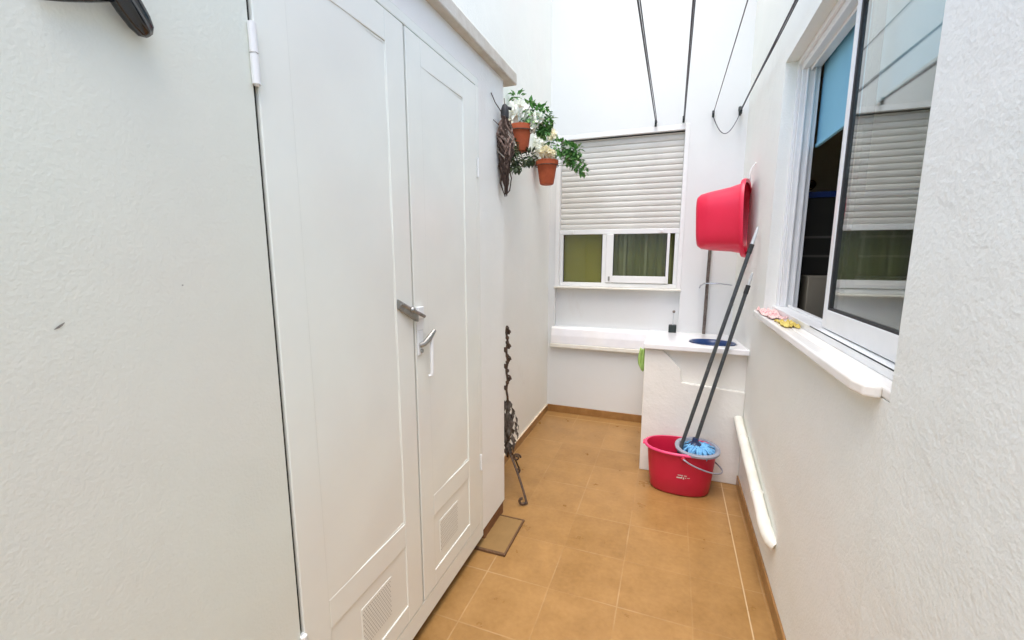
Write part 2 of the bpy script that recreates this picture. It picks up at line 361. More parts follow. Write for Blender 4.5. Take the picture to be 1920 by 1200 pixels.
def folded(x0, x1, y, z0, z1, amp, freq, n=120):
    s = MB(); A = []; B = []
    for k in range(n+1):
        x = x0 + (x1-x0)*k/n; a = amp*math.sin(x*freq) + amp*.5*math.sin(x*freq*2.3+1)
        A.append(s.bm.verts.new((x, y+a, z0))); B.append(s.bm.verts.new((x+a*.3, y+a*.8, z1)))
    for k in range(n): s.bm.faces.new((A[k], A[k+1], B[k+1], B[k]))
    return s
folded(-.56, .05, fy1+.05, 1.2, 1.9, .014, 75).build('curtain', M['curtain'], endw, smooth=True, fix=False)
for (a, b) in ((-.412, -.388), (-.235, -.213)):
    folded(a, b, fy1+.033, 1.2, 1.9, .004, 200, 16).build('pale_fold', M['curtain_pale'], endw, smooth=True, fix=False)  # narrow paler strips for the lighter stripes of the curtain folds
# box behind so that no sky leaks
q = MB(); q.box(ex0, ex1, YB+.22, YB+.298, 1.19, ez1); q.build('dark_backing', M['room_dark'], endw)

# ---- side wall (left, beyond the closet, rising above its roof)
mb = MB(); mb.box(XL-.25, XL, 2.0, YB, -.02, 5.6); mb.box(XL-.25, XL, -3.2, 2.0, -.02, 2.42)  # far part raised unseen to cut skylight, near part kept low to admit it
sidew = tag(mb.build('side_wall', M['plaster_window']), 'white side wall carrying the two flower pots beyond the storage closet', 'wall')
sk = MB(); sk.box(XL, XL+.011, 2.166, YB-.012, 0, .060); sk.build('skirting', M['skirting'], sidew)
sk = MB(); sk.box(XL, XL+.0125, 2.166, YB-.012, .0605, .069); sk.build('skirting_joint', M['skirt_top'], sidew, bevel=.002)

# ---- wall behind the camera
mb = MB(); mb.box(-3, 3.4, -3.45, -3.2, -.02, 2.2)
tag(mb.build('wall', M['plaster_window']), 'white patio wall behind the viewpoint', None, None, 'structure')

# ---- window wall (right)
oy0, oy1, oz0, oz1 = 1.165, 2.645, 1.165, 2.440
XW = XR + .150
mb = MB()
mb.box(XR, XW, -3.2, oy0, -.02, 2.75); mb.box(XR, XW, oy1, YB, -.02, 5.2)
mb.box(XR, XW, oy0, oy1, -.02, oz0); mb.box(XR, XW, oy0, oy1, oz1, 2.75); mb.box(XR, XW, 1.9, oy1, 2.75, 5.2)  # unseen upper stretch added to shade the end wall from the sky
winw = tag(mb.build('window_wall', M['plaster_window']), 'white rendered right hand wall with the half open sliding window and marble sill', 'wall')
# thicker near stretch
mb = MB(); mb.box(XR-.014, XR+.002, -3.199, 1.141, -.01, 2.74)
mb.build('thick_render', M['plaster_thick'], winw, bevel=.0135, seg=6)
sk = MB(); sk.box(XR-.010, XR, 1.142, 2.968, 0, .068); sk.build('skirting', M['skirting'], winw, bevel=.003)
sk = MB(); sk.box(XR-.026, XR-.0145, -3, 1.141, 0, .068); sk.build('skirting', M['skirting'], winw, bevel=.003)
# sill
sl = MB()
out = [(XR-.026, 2.70), (XR-.040, 2.685), (XR-.046, 2.60), (XR-.046, 1.262), (XR-.036, 1.222), (XR-.016, 1.212), (XR+.02, 1.210), (XR+.02, oy0+.001), (XR+.10, oy0+.001), (XR+.10, oy1-.001), (XR+.001, oy1-.001), (XR-.001, oy1+.055), (XR-.018, oy1+.055)]
out = [(XR-.020, 2.700), (XR-.040, 2.680), (XR-.046, 2.64), (XR-.046, 1.262), (XR-.036, 1.214), (XR-.0145, 1.205), (XR-.0005, 1.203), (XR-.0005, 2.700)]
sl.prism([(x, y, 1.163) for x, y in out], (0, 0, .031))
sl.box(XR-.0005, XR+.055, oy0, oy1, 1.1655, 1.194)
sill = sl.build('window_sill', M['marble_sill'], winw, bevel=.007, seg=3)
# frame
X0 = XR + .068; X1 = XR + .145
fr = MB()
fr.box(X0-.03, X1, oy0, oy1, 1.1945, 1.222)                       # lower track base
fr.box(X0, X1, oy0, oy1, 2.385, 2.4395)
fr.box(X0, X1, oy1-.045, oy1-.0005, 1.222, 2.385)
fr.box(X0-.014, X0, oy1-.022, oy1-.0005, 1.222, 2.4395); fr.box(X0-.014, X0, oy0, oy1-.022, 2.415, 2.4395)
fr.box(X0, X1, oy0+.0005, oy0+.04, 1.222, 2.385)
fr.box(X0+.030, X0+.038, oy0+.04, oy1-.058, 1.222, 1.236); fr.box(X0+.030, X0+.038, oy0+.04, oy1-.058, 2.372, 2.385)
fr.box(X0+.018, X0+.026, oy1-.058, oy1-.045, 1.222, 2.385); fr.box(X0+.048, X0+.056, oy1-.058, oy1-.045, 1.222, 2.385)
wf = fr.build('window_frame', M['alu'], winw, bevel=.0025)
q = MB(); q.box(X0-.0305, X0-.0296, oy0+.001, 1.95, 1.2185, 1.2225); q.build('track_seal', M['rubber'], wf)
# near sash
sY0, sY1 = oy0+.015, 1.908
sX0, sX1 = X0-.004, X0+.024
sa = MB()
sa.box(sX0, sX1, sY1-.036, sY1, 1.226, 2.383); sa.box(sX0, sX1, sY0, sY1-.036, 1.226, 1.296); sa.box(sX0, sX1, sY0, sY1-.036, 2.33, 2.383); sa.box(sX0, sX1, sY0, sY0+.03, 1.296, 2.33)
sa.build('sash', M['alu'], wf, bevel=.003)
q = MB(); q.box(sX0+.003, sX1-.003, sY1-.050, sY1-.0365, 1.2965, 2.3295); q.box(sX0+.003, sX1-.003, sY0+.0305, sY1-.05, 1.2965, 1.3035); q.build('seal', M['rubber'], wf)
q = MB(); q.box(sX0+.010, sX0+.015, sY0+.031, sY1-.0505, 1.304, 2.3295); q.build('pane', M['glass'], wf)
q = MB(); q.box(X0+.034, X0+.06, sY1-.066, sY1-.018, 1.237, 2.371); q.build('inner_stile', M['rubber'], wf, bevel=.002)
# roller blind inside
BX = XW + .010
q = MB(); q.box(BX, BX+.003, .9, 2.62, 2.035, 2.50); bl = q.build('roller_blind', M['blind'], winw)
q = MB(); q.box(BX-.006, BX+.009, .9, 2.621, 2.018, 2.0345); q.build('hem_bar', M['blind'], bl, bevel=.003)
q = MB(); q.tube([(BX+.03, .9, 2.52), (BX+.03, 2.64, 2.52)], .022, 16); q.build('roller', M['alu'], bl, smooth=False)
# the room behind it
rm = MB(); rx1, ry1 = 3.2, 3.44
rm.box(XW+.001, rx1, ry1, ry1+.06, .0, 2.6); rm.box(rx1, rx1+.06, .3, ry1+.06, 0, 2.6)
rm.box(XW+.001, rx1+.06, .3, ry1+.06, 2.6, 2.66); rm.box(XW+.001, rx1, .24, .3, 0, 2.6)
room = rm.build('room', M['beige'], winw)
q = MB(); q.box(XW+.001, rx1, .3, ry1, .01, .03); q.build('room_floor', M['room_dark'], room)

# ---- storage closet (left)
clo = thing('storage_closet', 'white built-in storage closet with two metal doors under a cream roof edge', 'closet', (XC, 1.2, 0))
zc = 2.366
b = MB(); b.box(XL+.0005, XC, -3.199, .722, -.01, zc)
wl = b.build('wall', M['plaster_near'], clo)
b = MB(); b.box(XL+.0005, XC, 1.862, 2.165, .078, zc); b.box(XL+.0005, XC, .722, 1.862, 2.262, zc)
b.build('wall', M['plaster_window'], clo, bevel=0)
b = MB(); b.box(XL+.0005, XC-.004, 1.89, 2.158, 0, .0775); b.build('plinth', M['plinth'], clo, bevel=.004)
b = MB(); b.box(XL+.0005, XC-.16, .722, 1.86, .0, .05); b.build('plinth', M['plinth'], clo)
# roof slab
b = MB(); b.box(XL+.0005, -.812, -3.199, 2.268, zc+.0005, 2.424); rf = b.build('roof', M['roof_edge'], clo, bevel=.006)
# near-black backing: the shade inside the closet put into its colour
b = MB(); b.box(XC-.05, XC-.045, .723, 1.861, .07, 2.26); b.build('dark_backing', M['gap'], clo)
# metal frame
b = MB(); b.box(XC-.035, XC+.002, .7225, 1.861, .052, .140); b.box(XC-.035, XC+.001, .7225, 1.861, 2.228, 2.2615)
b.box(XC-.035, XC+.002, 1.826, 1.861, .14, 2.228); b.box(XC-.035, XC-.021, .7225, .7265, .14, 2.228)
b.build('door_frame', M['door_paint'], clo, bevel=.002)
def door(y0, y1, py0, py1, vy0, vy1):
    zb, zt = .146, 2.222; X = XC + .004; Xi = XC - .028
    m = MB()
    m.box(Xi, X, y0, py0, zb, zt); m.box(Xi, X, py1, y1, zb, zt)
    m.box(Xi, X, py0, py1, 2.132, zt); m.box(Xi, X, py0, py1, .455, .545); m.box(Xi, X, py0, py1, zb, .215)
    d = m.build('door', M['door_paint'], clo, bevel=.0022)
    # upper sheet, slightly dented
    u = MB(); ny, nz = 14, 50
    g = [[u.bm.verts.new((X-.0008-.0036*j/ny + .0009*math.sin(k*.55+j*.3)*math.sin(j*.6), py0-.002+(py1-py0+.004)*j/ny, .543+(2.134-.543)*k/nz)) for j in range(ny+1)] for k in range(nz+1)]
    for k in range(nz):
        for j in range(ny): u.bm.faces.new((g[k][j], g[k][j+1], g[k+1][j+1], g[k+1][j]))
    u.build('upper_panel', M['door_paint'], d, smooth=True)
    # glazing bead round the panel
    u = MB(); t = .003; xb = X-.0030
    u.box(X-.012, xb, py1-t, py1, .545, 2.132); u.box(X-.012, xb, py0+t, py1-t, 2.124, 2.132); u.box(X-.012, xb, py0+t, py1-t, .545, .553)
    u.build('bead', M['door_paint'], d, bevel=.0015)
    # lower panel with round punched vent
    u = MB(); u.box(X-.020, X-.0040, py0, py1, .215, .455); u.build('lower_panel', M['door_paint'], d)
    u = MB(); vz0, vz1 = .262, .405
    u.box(X-.0065, X-.0022, vy0, vy1, vz0, vz1); vent = u.build('vent_grille', M['door_paint'], d, bevel=.001)
    u = MB(); st = .0094; r = .0027; ry = int((vy1-vy0-.014)/st); rz = int((vz1-vz0-.014)/st)
    for a in range(ry+1):
        for c in range(rz+1):
            yy = vy0+.007+(a+.5*(c % 2))*st; zz = vz0+.007+c*st
            if yy > vy1-.006: continue
            u.bm.faces.new([u.bm.verts.new((X-.0020, yy+r*math.cos(h*math.pi/3), zz+r*math.sin(h*math.pi/3))) for h in range(6)])
    u.build('vent_holes', HOLE, d, fix=False)
    return d
HOLE = material('vent hole shade', (.34, .33, .29), .8)
d1 = door(.7315, 1.282, .820, 1.186, .945, 1.098)
d2 = door(1.293, 1.822, 1.382, 1.704, 1.428, 1.588)
b = MB(); b.box(XC-.02, XC-.006,   .7228, .7310, .53, 2.2275); b.box(XC-.02, XC-.006, 1.2825, 1.2925, .147, 2.2275); b.build('gap_shade', M['gap'], clo)  # near-black strips paint the shade in the door gaps
# hinges of the near door
def hinge(parent, y, z0, z1, r=.0085):
    m = MB(); zm = (z0+z1)/2
    m.tube([(XC+.008, y, z0), (XC+.008, y, zm-.0015)], r, 14); m.tube([(XC+.008, y, zm+.0015), (XC+.008, y, z1)], r, 14)
    m.tube([(XC+.008, y, z0-.003), (XC+.008, y, z1+.002)], r*.55, 8)
    m.box(XC-.004, XC+.003, y-.002, y+.012, z0, z1)
    o = m.build('hinge', M['alu'], parent); smooth_angle(o)
hinge(d1, .724, 1.852, 1.972); hinge(d1, .724, .40, .525)
hinge(d2, 1.832, 1.84, 1.92, .005); hinge(d2, 1.832, .43, .51, .005)
# bolt
m = MB(); m.hexa([(XC+.005, 1.188, 1.318), (XC+.012, 1.188, 1.318), (XC+.026, 1.285, 1.262), (XC+.010, 1.285, 1.262),
                  (XC+.005, 1.188, 1.352), (XC+.012, 1.188, 1.352), (XC+.026, 1.285, 1.30), (XC+.010, 1.285, 1.30)])
bo = m.build('bolt', M['steel'], d1, bevel=.003)
m = MB(); m.tube([(XC+.014, 1.20, 1.335), (XC+.030, 1.315, 1.278)], .006, 10); m.sphere((XC+.024, 1.25, 1.31), .011, 2); smooth_angle(m.build('bolt_rod', M['steel'], bo))
m = MB(); m.box(XC+.004, XC+.018, 1.298, 1.335, 1.268, 1.312); m.box(XC+.0045, XC+.010, 1.298, 1.340, 1.225, 1.268); m.build('keeper', M['alu'], d2, bevel=.003)
# lever handle
m = MB(); m.box(XC+.004, XC+.010, 1.300, 1.335, 1.135, 1.225); hp = m.build('handle_plate', M['alu'], d2, bevel=.004)
m = MB(); m.tube([(XC+.008, 1.312, 1.172), (XC+.020, 1.325, 1.176), (XC+.028, 1.345, 1.192), (XC+.034, 1.375, 1.218)], [.010, .010, .011, .007], 10)
smooth_angle(m.build('handle_arm', M['steel'], hp))
m = MB(); m.tube([(XC+.031, 1.355, 1.205), (XC+.032, 1.355, 1.16), (XC+.032, 1.353, 1.07), (XC+.030, 1.351, 1.052), (XC+.022, 1.343, 1.050)], [.006, .0075, .007, .007, .006], 10)
smooth_angle(m.build('handle_grip', M['alu'], hp))
m = MB(); m.tube([(XC+.004, 1.318, 1.15), (XC+.016, 1.318, 1.15)], .008, 12); smooth_angle(m.build('lock_cylinder', M['steel'], hp))
# scuffs on the near plaster
def scuff(y, z, L, W, ang):
    c, s_ = math.cos(ang), math.sin(ang); m = MB(); pts = []
    for k in range(10):
        t = 2*math.pi*k/10; a = L*math.cos(t)*(1+.3*math.sin(3*t)); b_ = W*math.sin(t)
        pts.append((XC+.0012, y+a*c-b_*s_, z+a*s_+b_*c))
    m.bm.faces.new([m.bm.verts.new(p) for p in pts]); m.build('scuff_mark', M['scuff'], wl, fix=False)
scuff(.357, 1.393, .0075, .0016, .6); scuff(.535, 1.442, .0016, .001, 0)

# ---- laundry counter on its pier
lc = thing('laundry_counter', 'white marble laundry counter on a rough plastered pier at the far end', 'counter', (.17, 3.4, 0))
px0 = -.140
b = MB(); b.box(px0, XR-.0005, 3.03, YB-.0005, -.005, .60); b.box(px0, px0+.06, 3.03, YB-.0005, .60, .80); b.build('support_block', M['plaster_pier'], lc)
b = MB(); b.box(px0, XR-.0005, 2.995, 3.03, -.005, .868); b.build('pier_back', M['plaster_pier'], lc)
# raised front skin with a curved shoulder and a ledge
o2 = [(px0-.004, 0), (XR-.0006, 0), (XR-.0006, .630)]
for k in range(9):
    t = k/8; o2.append((.40-.30*t, .634+.022*t))
for k in range(8):
    t = k/7; o2.append((.094-.012*math.sin(t*1.5)-.09*max(0, t-.45)*1.5, .675+.155*t))
o2 += [(-.035, .865), (px0-.004, .868)]
b = MB(); b.prism([(x, 2.964, z) for x, z in o2], (0, .0305, 0)); b.build('pier_front', M['plaster_pier'], lc, bevel=.006, seg=3)
# counter with an oval hole, sloping gently back
def zc_(y, top): return (.912 if top else .874) - (y-2.93)*.075
cxh, cyh, rxh, ryh = .287, 3.215, .150, .175
n = 40
def outer_pt(t):
    c, s_ = math.cos(t), math.sin(t); x0_, x1_, y0_, y1_ = px0-.012, XR-.0005, 2.93, YB-.0005
    sx = (x1_-cxh)/c if c > 1e-9 else ((x0_-cxh)/c if c < -1e-9 else 1e9)
    sy = (y1_-cyh)/s_ if s_ > 1e-9 else ((y0_-cyh)/s_ if s_ < -1e-9 else 1e9)
    k = min(sx, sy); return (cxh+c*k, cyh+s_*k)
angs = [2*math.pi*k/n for k in range(n)]
for cx_, cy_ in ((px0-.012, 2.93), (XR-.0005, 2.93), (px0-.012, YB-.0005), (XR-.0005, YB-.0005)):
    angs.append(math.atan2(cy_-cyh, cx_-cxh) % (2*math.pi))
angs = sorted(set(round(a, 6) for a in angs))
b = MB(); bm = b.bm; ot = []; ob = []; it = []; ib = []
for t in angs:
    ox, oy = outer_pt(t); ix, iy = cxh+rxh*math.cos(t), cyh+ryh*math.sin(t)
    ot.append(bm.verts.new((ox, oy, zc_(oy, 1)))); ob.append(bm.verts.new((ox, oy, zc_(oy, 0))))
    it.append(bm.verts.new((ix, iy, zc_(iy, 1)))); ib.append(bm.verts.new((ix, iy, zc_(iy, 0))))
for k in range(len(angs)):
    j = (k+1) % len(angs)
    bm.faces.new((ot[k], ot[j], it[j], it[k])); bm.faces.new((ob[j], ob[k], ib[k], ib[j])); bm.faces.new((ot[j], ot[k], ob[k], ob[j])); bm.faces.new((it[k], it[j], ib[j], ib[k]))
b.build('counter_top', M['marble'], lc, bevel=.007, seg=3)
# low ledge along the end wall: white apron and its cream lower edge
b = MB(); b.hexa([(XL+.030, YB-.040, .672), (px0-.0125, YB-.040, .672), (px0-.0125, YB+.0545, .672), (XL+.030, YB+.0545, .672),
                  (XL+.052, YB-.018, .818), (px0-.0125, YB-.018, .818), (px0-.0125, YB+.0545, .834), (XL+.052, YB+.0545, .834)])
b.bm.verts.ensure_lookup_table()
b = MB(); b.prism([(XL+.040, YB-.045, .676), (XL+.040, YB-.040, .75), (XL+.040, YB-.026, .815), (XL+.040, YB-.0005, .829), (XL+.040, YB-.0005, .676)], (-px0*-1-.0125-XL-.040 if False else (px0-.0125)-(XL+.040), 0, 0))
b.build('ledge', M['marble'], lc, bevel=.006, seg=3)
b = MB(); b.box(ex0+.001, ex1-.001, YB, NB-.0005, .8005, .829); b.build('ledge', M['marble'], lc)
b = MB(); b.box(XL+.035, px0-.0125, YB-.052, YB-.0005, .640, .6755); b.build('ledge_edge', M['pvc_yellowed'], lc, bevel=.005)
# blue tub dropped in the hole
bs = thing('washing_bowl', 'navy blue oval plastic bowl sunk into the laundry counter', 'bowl', (cxh, cyh, .70))
def oval(cx, cy, rx, ry, z, n=40, p=2.0, slope=0):
    return [(cx+rx*math.copysign(abs(math.cos(t))**(2/p), math.cos(t)), cy+ry*math.copysign(abs(math.sin(t))**(2/p), math.sin(t)), z - slope*ry*math.copysign(abs(math.sin(t))**(2/p), math.sin(t))) for t in [2*math.pi*k/n for k in range(n)]]
zt = zc_(cyh, 1)
b = MB(); b.rings([oval(cxh, cyh, .10, .12, .71), oval(cxh, cyh, .138, .163, zt-.01, slope=.075), oval(cxh, cyh, .147, .172, zt+.002, slope=.075), oval(cxh, cyh, .147, .172, zt+.006, slope=.075), oval(cxh, cyh, .135, .160, zt+.004, slope=.075), oval(cxh, cyh, .128, .152, zt-.025, slope=.075), oval(cxh, cyh, .094, .112, .722)])
b.build('bowl', M['basin'], bs, smooth=True)

# ---- riser pipe and towel bars behind the counter
pp = thing('wall_pipe', 'dark tarnished upright pipe with crossbar rising from the counter to the red tub', 'pipe', (.272, YB-.03, .84))
m = MB(); m.tube([(.270, YB-.03, .843), (.272, YB-.031, 1.05), (.2725, YB-.030, 1.30), (.276, YB-.03, 1.62)], [.0125, .013, .0125, .0125], 12); smooth_angle(m.build('upright', M['pipe'], pp))
m = MB(); m.tube([(.218, YB-.004, 1.222), (.222, YB-.05, 1.240), (.25, YB-.062, 1.262), (.36, YB-.062, 1.262), (.445, YB-.060, 1.252), (.452, YB-.02, 1.248)], .0055, 8); smooth_angle(m.build('crossbar', M['chrome'], pp))
m = MB(); m.tube([(.452, YB-.055, 1.12), (.53-.065, YB-.055, 1.12), (.53-.065, YB-.055, 1.09)], .006, 8); smooth_angle(m.build('hook', M['chrome'], pp))

# ---- little brush in a black holder
br = thing('dish_brush', 'small brush with a thin grey stem standing in a square black holder on the counter', 'brush', (.028, 3.78, .848))
m = MB(); m.box(-.004, .058, 3.755, 3.812, .8485, .912); m.build('holder', M['blackplastic'], br, bevel=.006)
m = MB(); m.tube([(.028, 3.785, .90), (.032, 3.787, 1.01)], .005, 8); m.build('stem', M['pole_tip'], br)
m = MB(); m.sphere((.032, 3.787, 1.022), .012, 2); m.build('knob', M['pipe'], br, smooth=True)

# ---- green cloth tucked at the pier
m = MB(); rows = []
for k in range(15):
    t = k/14; zz = .838-.165*t; wd = .030*(1+.3*math.sin(t*3)) * (1-.55*max(0, t-.7)/.3)
    rows.append([(px0-.014-wd+wd*2*j/10*.62, 3.10+.009*math.sin(j*1.5+k*.25)+.02*t, zz+.006*math.sin(j*.9)) for j in range(11)])
V = [[m.bm.verts.new(p) for p in r] for r in rows]
for k in range(14):
    for j in range(10): m.bm.faces.new((V[k][j], V[k][j+1], V[k+1][j+1], V[k+1][j]))
o = m.build('hanging_cloth', M['cloth_green'], smooth=True, origin=(px0-.02, 3.1, .84))
so = o.modifiers.new('thick', 'SOLIDIFY'); so.thickness = .003
tag(o, 'small light green cloth hanging from the counter edge beside the pier', 'cloth')

# ---- red laundry tub hung high on the wall
tb = thing('laundry_tub', 'big crimson red plastic tub hung on its side above the counter', 'tub', (.446, 3.27, 1.73))
def tubring(d, hy, hz, p=3.6, n=48):
    # plane perpendicular to the hanging axis; d = distance from the rim towards the base
    out = []
    for k in range(n):
        t = 2*math.pi*k/n; c, s_ = math.cos(t), math.sin(t)
        out.append(Vector((-d, hy*math.copysign(abs(c)**(2/p), c), hz*math.copysign(abs(s_)**(2/p), s_))))
    return out
mt = Matrix.Translation((.446, 3.265, 1.728)) @ Matrix.Scale(1.03, 4) @ Matrix.Rotation(R(-16), 4, 'Z') @ Matrix.Rotation(R(-3), 4, 'Y')
spec = [(.0, .165, .225, 2.7), (-.004, .183, .245, 2.7), (.010, .186, .248, 2.7), (.022, .181, .243, 2.8), (.022, .162, .222, 2.9), (.09, .152, .205, 3.1), (.20, .143, .192, 3.4), (.262, .136, .180, 3.8), (.282, .122, .166, 3.8), (.288, .095, .130, 3.4), (.284, .06, .09, 3)]
inner = [(.282-.003, .10, .13, 3.3), (.25, .125, .163, 3.4), (.09, .147, .200, 3.1), (.01, .160, .219, 2.8)]
rs = [[mt @ v for v in tubring(*s_[:3], p=s_[3])] for s_ in ([spec[0]] + spec[1:])]
m = MB(); m.rings(rs, close0=False, close1=True); 
ri = [[mt @ v for v in tubring(*s_[:3], p=s_[3])] for s_ in inner]; m.rings(ri, close0=True, close1=False)
smooth_angle(m.build('body', M['red'], tb), 50)
m = MB(); m.tube([(.448, 3.27, 1.975), (.440, 3.285, 2.01), (.455, 3.30, 2.06), (.4745, 3.305, 2.08)], .0035, 8); m.sphere((.474, 3.305, 2.08), .008, 2); m.build('hook', M['alu'], tb, smooth=True)

# ---- mop bucket
BK = (.113, 2.795)
bk = thing('mop_bucket', 'oval raspberry red mop bucket with grey wringer on the tiles before the pier', 'bucket', (BK[0], BK[1], 0))
H = .292
def ov(rx, ry, z, dx=0, dy=0, p=2.25): return oval(BK[0]+dx, BK[1]+dy, rx, ry, z, 56, p)
m = MB(); m.rings([ov(.150, .080, .001), ov(.168, .096, .004), ov(.178, .104, .018), ov(.190, .114, .12), ov(.203, .124, H-.03), ov(.208, .128, H-.012), ov(.220, .139, H-.014), ov(.223, .142, H-.004), ov(.219, .138, H), ov(.208, .128, H-.002), ov(.198, .119, H-.035), ov(.184, .109, .12), ov(.168, .096, .02)])
smooth_angle(m.build('body', M['bucket'], bk), 50)
m = MB(); m.rings([ov(.2235, .1425, H-.010), ov(.2245, .1435, H-.001), ov(.217, .136, H+.003), ov(.208, .128, H+.001)], False, False); m.build('rim', M['rim_pink'], bk, smooth=True)
# wringer: right part of the opening
def ow(rx, ry, z, dx=.094, p=2.2): return oval(BK[0]+dx, BK[1], rx, ry, z, 40, p)
m = MB(); m.rings([ow(.124, .136, H-.004), ow(.131, .146, H-.006), ow(.132, .147, H+.006), ow(.124, .139, H+.011), ow(.110, .122, H+.009), ow(.094, .108, H-.02), ow(.070, .080, H-.09), ow(.04, .05, H-.10)], False, True)
smooth_angle(m.build('wringer', M['wringer'], bk), 50)
# bail folded to the right
pts = []
for k in range(25):
    t = -math.pi/2 + math.pi*k/24
    pts.append((BK[0]+.01+.235*math.cos(t), BK[1]+.150*math.sin(t), H-.022-.105*math.cos(t)**.8 if math.cos(t) > 0 else H-.022))
m = MB(); m.tube(pts, .0048, 8); m.build('bail', M['wringer'], bk, smooth=True)
for s_ in (-1, 1):
    m = MB(); m.sphere((BK[0]+.01, BK[1]+s_*.140, H-.024), .013, 2, 1, .7, 1); m.build('bail_lug', M['bucket'], bk, smooth=True)
m = MB(); m.box(BK[0]-.232, BK[0]-.218, BK[1]-.03, BK[1]+.03, H-.012, H-.003); m.build('pouring_lip', M['rim_pink'], bk, bevel=.004)
# faded mark: short strokes on the bucket's front
def on_front(x, z):
    t = (z-.12)/.142; rx, ry = .190+.013*t, .114+.010*t; u = (x-BK[0])/rx
    return (x, BK[1]-ry*(max(0, 1-abs(u)**2.25))**(1/2.25)-.0022, z)
m = MB()
for (a, b_, z0, z1) in ((.098, .128, .147, .152), (.134, .150, .146, .151), (.092, .124, .128, .137), (.129, .136, .124, .138), (.142, .147, .131, .139), (.153, .168, .134, .138), (.120, .126, .137, .143)):
    m.quad(on_front(a, z0), on_front(b_, z0), on_front(b_+.002, z1), on_front(a+.002, z1))
m.build('printed_mark', M['logo'], bk, fix=False)

# ---- mops
def pole(root, a, b_, tipmat, L):
    a, b_ = Vector(a), Vector(b_); d = (b_-a).normalized()
    m = MB(); m.tube([a, b_-d*L], .0115, 14); smooth_angle(m.build('handle', M['pole'], root))
    m = MB(); m.tube([b_-d*(L+.05), b_-d*(L-.004)], .0135, 14); smooth_angle(m.build('grip', M['rubber'], root))
    m = MB(); m.tube([b_-d*L, b_-d*.03, b_-d*.012, b_], [.010, .0085, .006, .003], 12); smooth_angle(m.build('hanging_tip', tipmat, root))
m1 = thing('mop', 'taller dark pole standing in the open left part of the mop bucket', 'mop', (.075, 2.71, .05), 'mops in the bucket')
pole(m1, (.055, 2.738, .08), (.461, 2.925, 1.655), M['pole_tip'], .11)
m = MB(); m.lathe((.052, 2.765, .026), [(.025, 0), (.036, .01), (.034, .035), (.018, .06)], 16); m.build('head', M['mop_socket'], m1, smooth=True)
hc = Vector((.215, 2.79, .285))
m2 = thing('mop', 'shorter dark mop whose sky blue head rests in the grey wringer', 'mop', tuple(hc), 'mops in the bucket')
pole(m2, (.196, 2.80, .33), (.460, 2.975, 1.385), M['pole_tip'], .085)
m = MB(); m.lathe((.193, 2.798, .305), [(.040, 0), (.038, .012), (.020, .024), (.015, .05)], 18); smooth_angle(m.build('socket', M['mop_socket'], m2), 40)
m = MB()
for k in range(150):
    a = random.uniform(0, 2*math.pi); r0 = random.uniform(.0, .03); r1 = random.uniform(.05, .098)
    c, s_ = math.cos(a), math.sin(a); w_ = random.uniform(-.25, .25)
    p0 = Vector((hc.x-.012+r0*c, hc.y+r0*s_, .306)); p1 = Vector((hc.x+r1*.55*math.cos(a+w_), hc.y+r1*.6*math.sin(a+w_), .308+random.uniform(-.004, .010)))
    p2 = Vector((hc.x+r1*c, hc.y+r1*s_*1.08, .290+random.uniform(-.01, .012))); p3 = Vector((hc.x+r1*.93*c, hc.y+r1*s_, .255))
    m.tube([p0, p1, p2, p3], [.004, .0052, .0052, .004], 5)
m.build('head', M['mop_blue'], m2, smooth=True)

# ---- sloping white trunking on the right wall
du = thing('drain_pipe', 'white round plastic pipe sloping down low along the right wall', 'pipe', (.452, 2.4, .38))
def pipe_pt(y): return (XR-.029, y, .452-(2.960-y)*.1638)
m = MB(); m.tube([pipe_pt(2.960), pipe_pt(2.5), pipe_pt(2.06)], .0265, 20); smooth_angle(m.build('pipe', M['pvc_yellowed'], du))
e0 = Vector(pipe_pt(2.08)); m = MB(); m.tube([e0, e0+Vector((0, -.045, -.008)), e0+Vector((.004, -.082, -.020)), e0+Vector((.014, -.108, -.036)), e0+Vector((.030, -.122, -.046))], [.0285, .0285, .0285, .0275, .026], 20)
smooth_angle(m.build('elbow', M['pvc_yellowed'], du), 50)
for yy in (2.75, 2.25):
    c0 = Vector(pipe_pt(yy)); m = MB(); m.tube([c0+Vector((0, .009, .0015)), c0-Vector((0, .009, .0015))], .0282, 20); m.box(XR-.022, XR-.0005, yy-.009, yy+.009, c0.z-.012, c0.z+.012); smooth_angle(m.build('bracket', M['pvc_yellowed'], du))

# ---- clothes lines
lz = 2.535; yA = YB
def line(x, z, y1, lab, thick, extra=None, mat='cord', dz=0):
    t = thing('clothesline', lab, 'clothesline', (x, yA, z), 'clotheslines stretched over the patio')
    m = MB(); n_ = 26
    def zz(k): return z + dz*k/n_ - .05*math.sin(math.pi*k/n_)
    m.tube([(x, yA-.04+(y1-yA+.04)*k/n_, zz(k)) for k in range(n_+1)], thick, 6)
    if extra: m.tube([(x+extra, yA-.04+(y1-yA+.04)*k/n_, zz(k)+.006*math.sin(k*.9)) for k in range(n_+1)], thick*.7, 6)
    m.build('cord', M[mat], t, smooth=True)
    m = MB(); m.tube([(x, yA-.001, z), (x, yA-.03, z-.004), (x, yA-.034, z-.022)], [.007, .0065, .006], 8)
    m.tube([(x, yA-.036, z-.03), (x, yA-.036, z+.018)], .009, 8); smooth_angle(m.build('anchor_hook', M['blackplastic'], t))
    return t
line(-.186, 2.535, -3.2, 'leftmost dark clothesline, a doubled cord hooked to the end wall above the shutter', .0042, .009)
line(.022, 2.545, -3.2, 'second clothesline from the left, hooked above the right corner of the shutter', .0040, .007)
t3 = line(.232, 2.562, -3.2, 'thin clothesline whose end runs into the drooping cord loop on its left side', .0028, None, 'cord_thin')
t4 = line(.415, 2.556, -3.2, 'rightmost clothesline, a thick cord with a black tensioner nearest the window', .0045, .006)
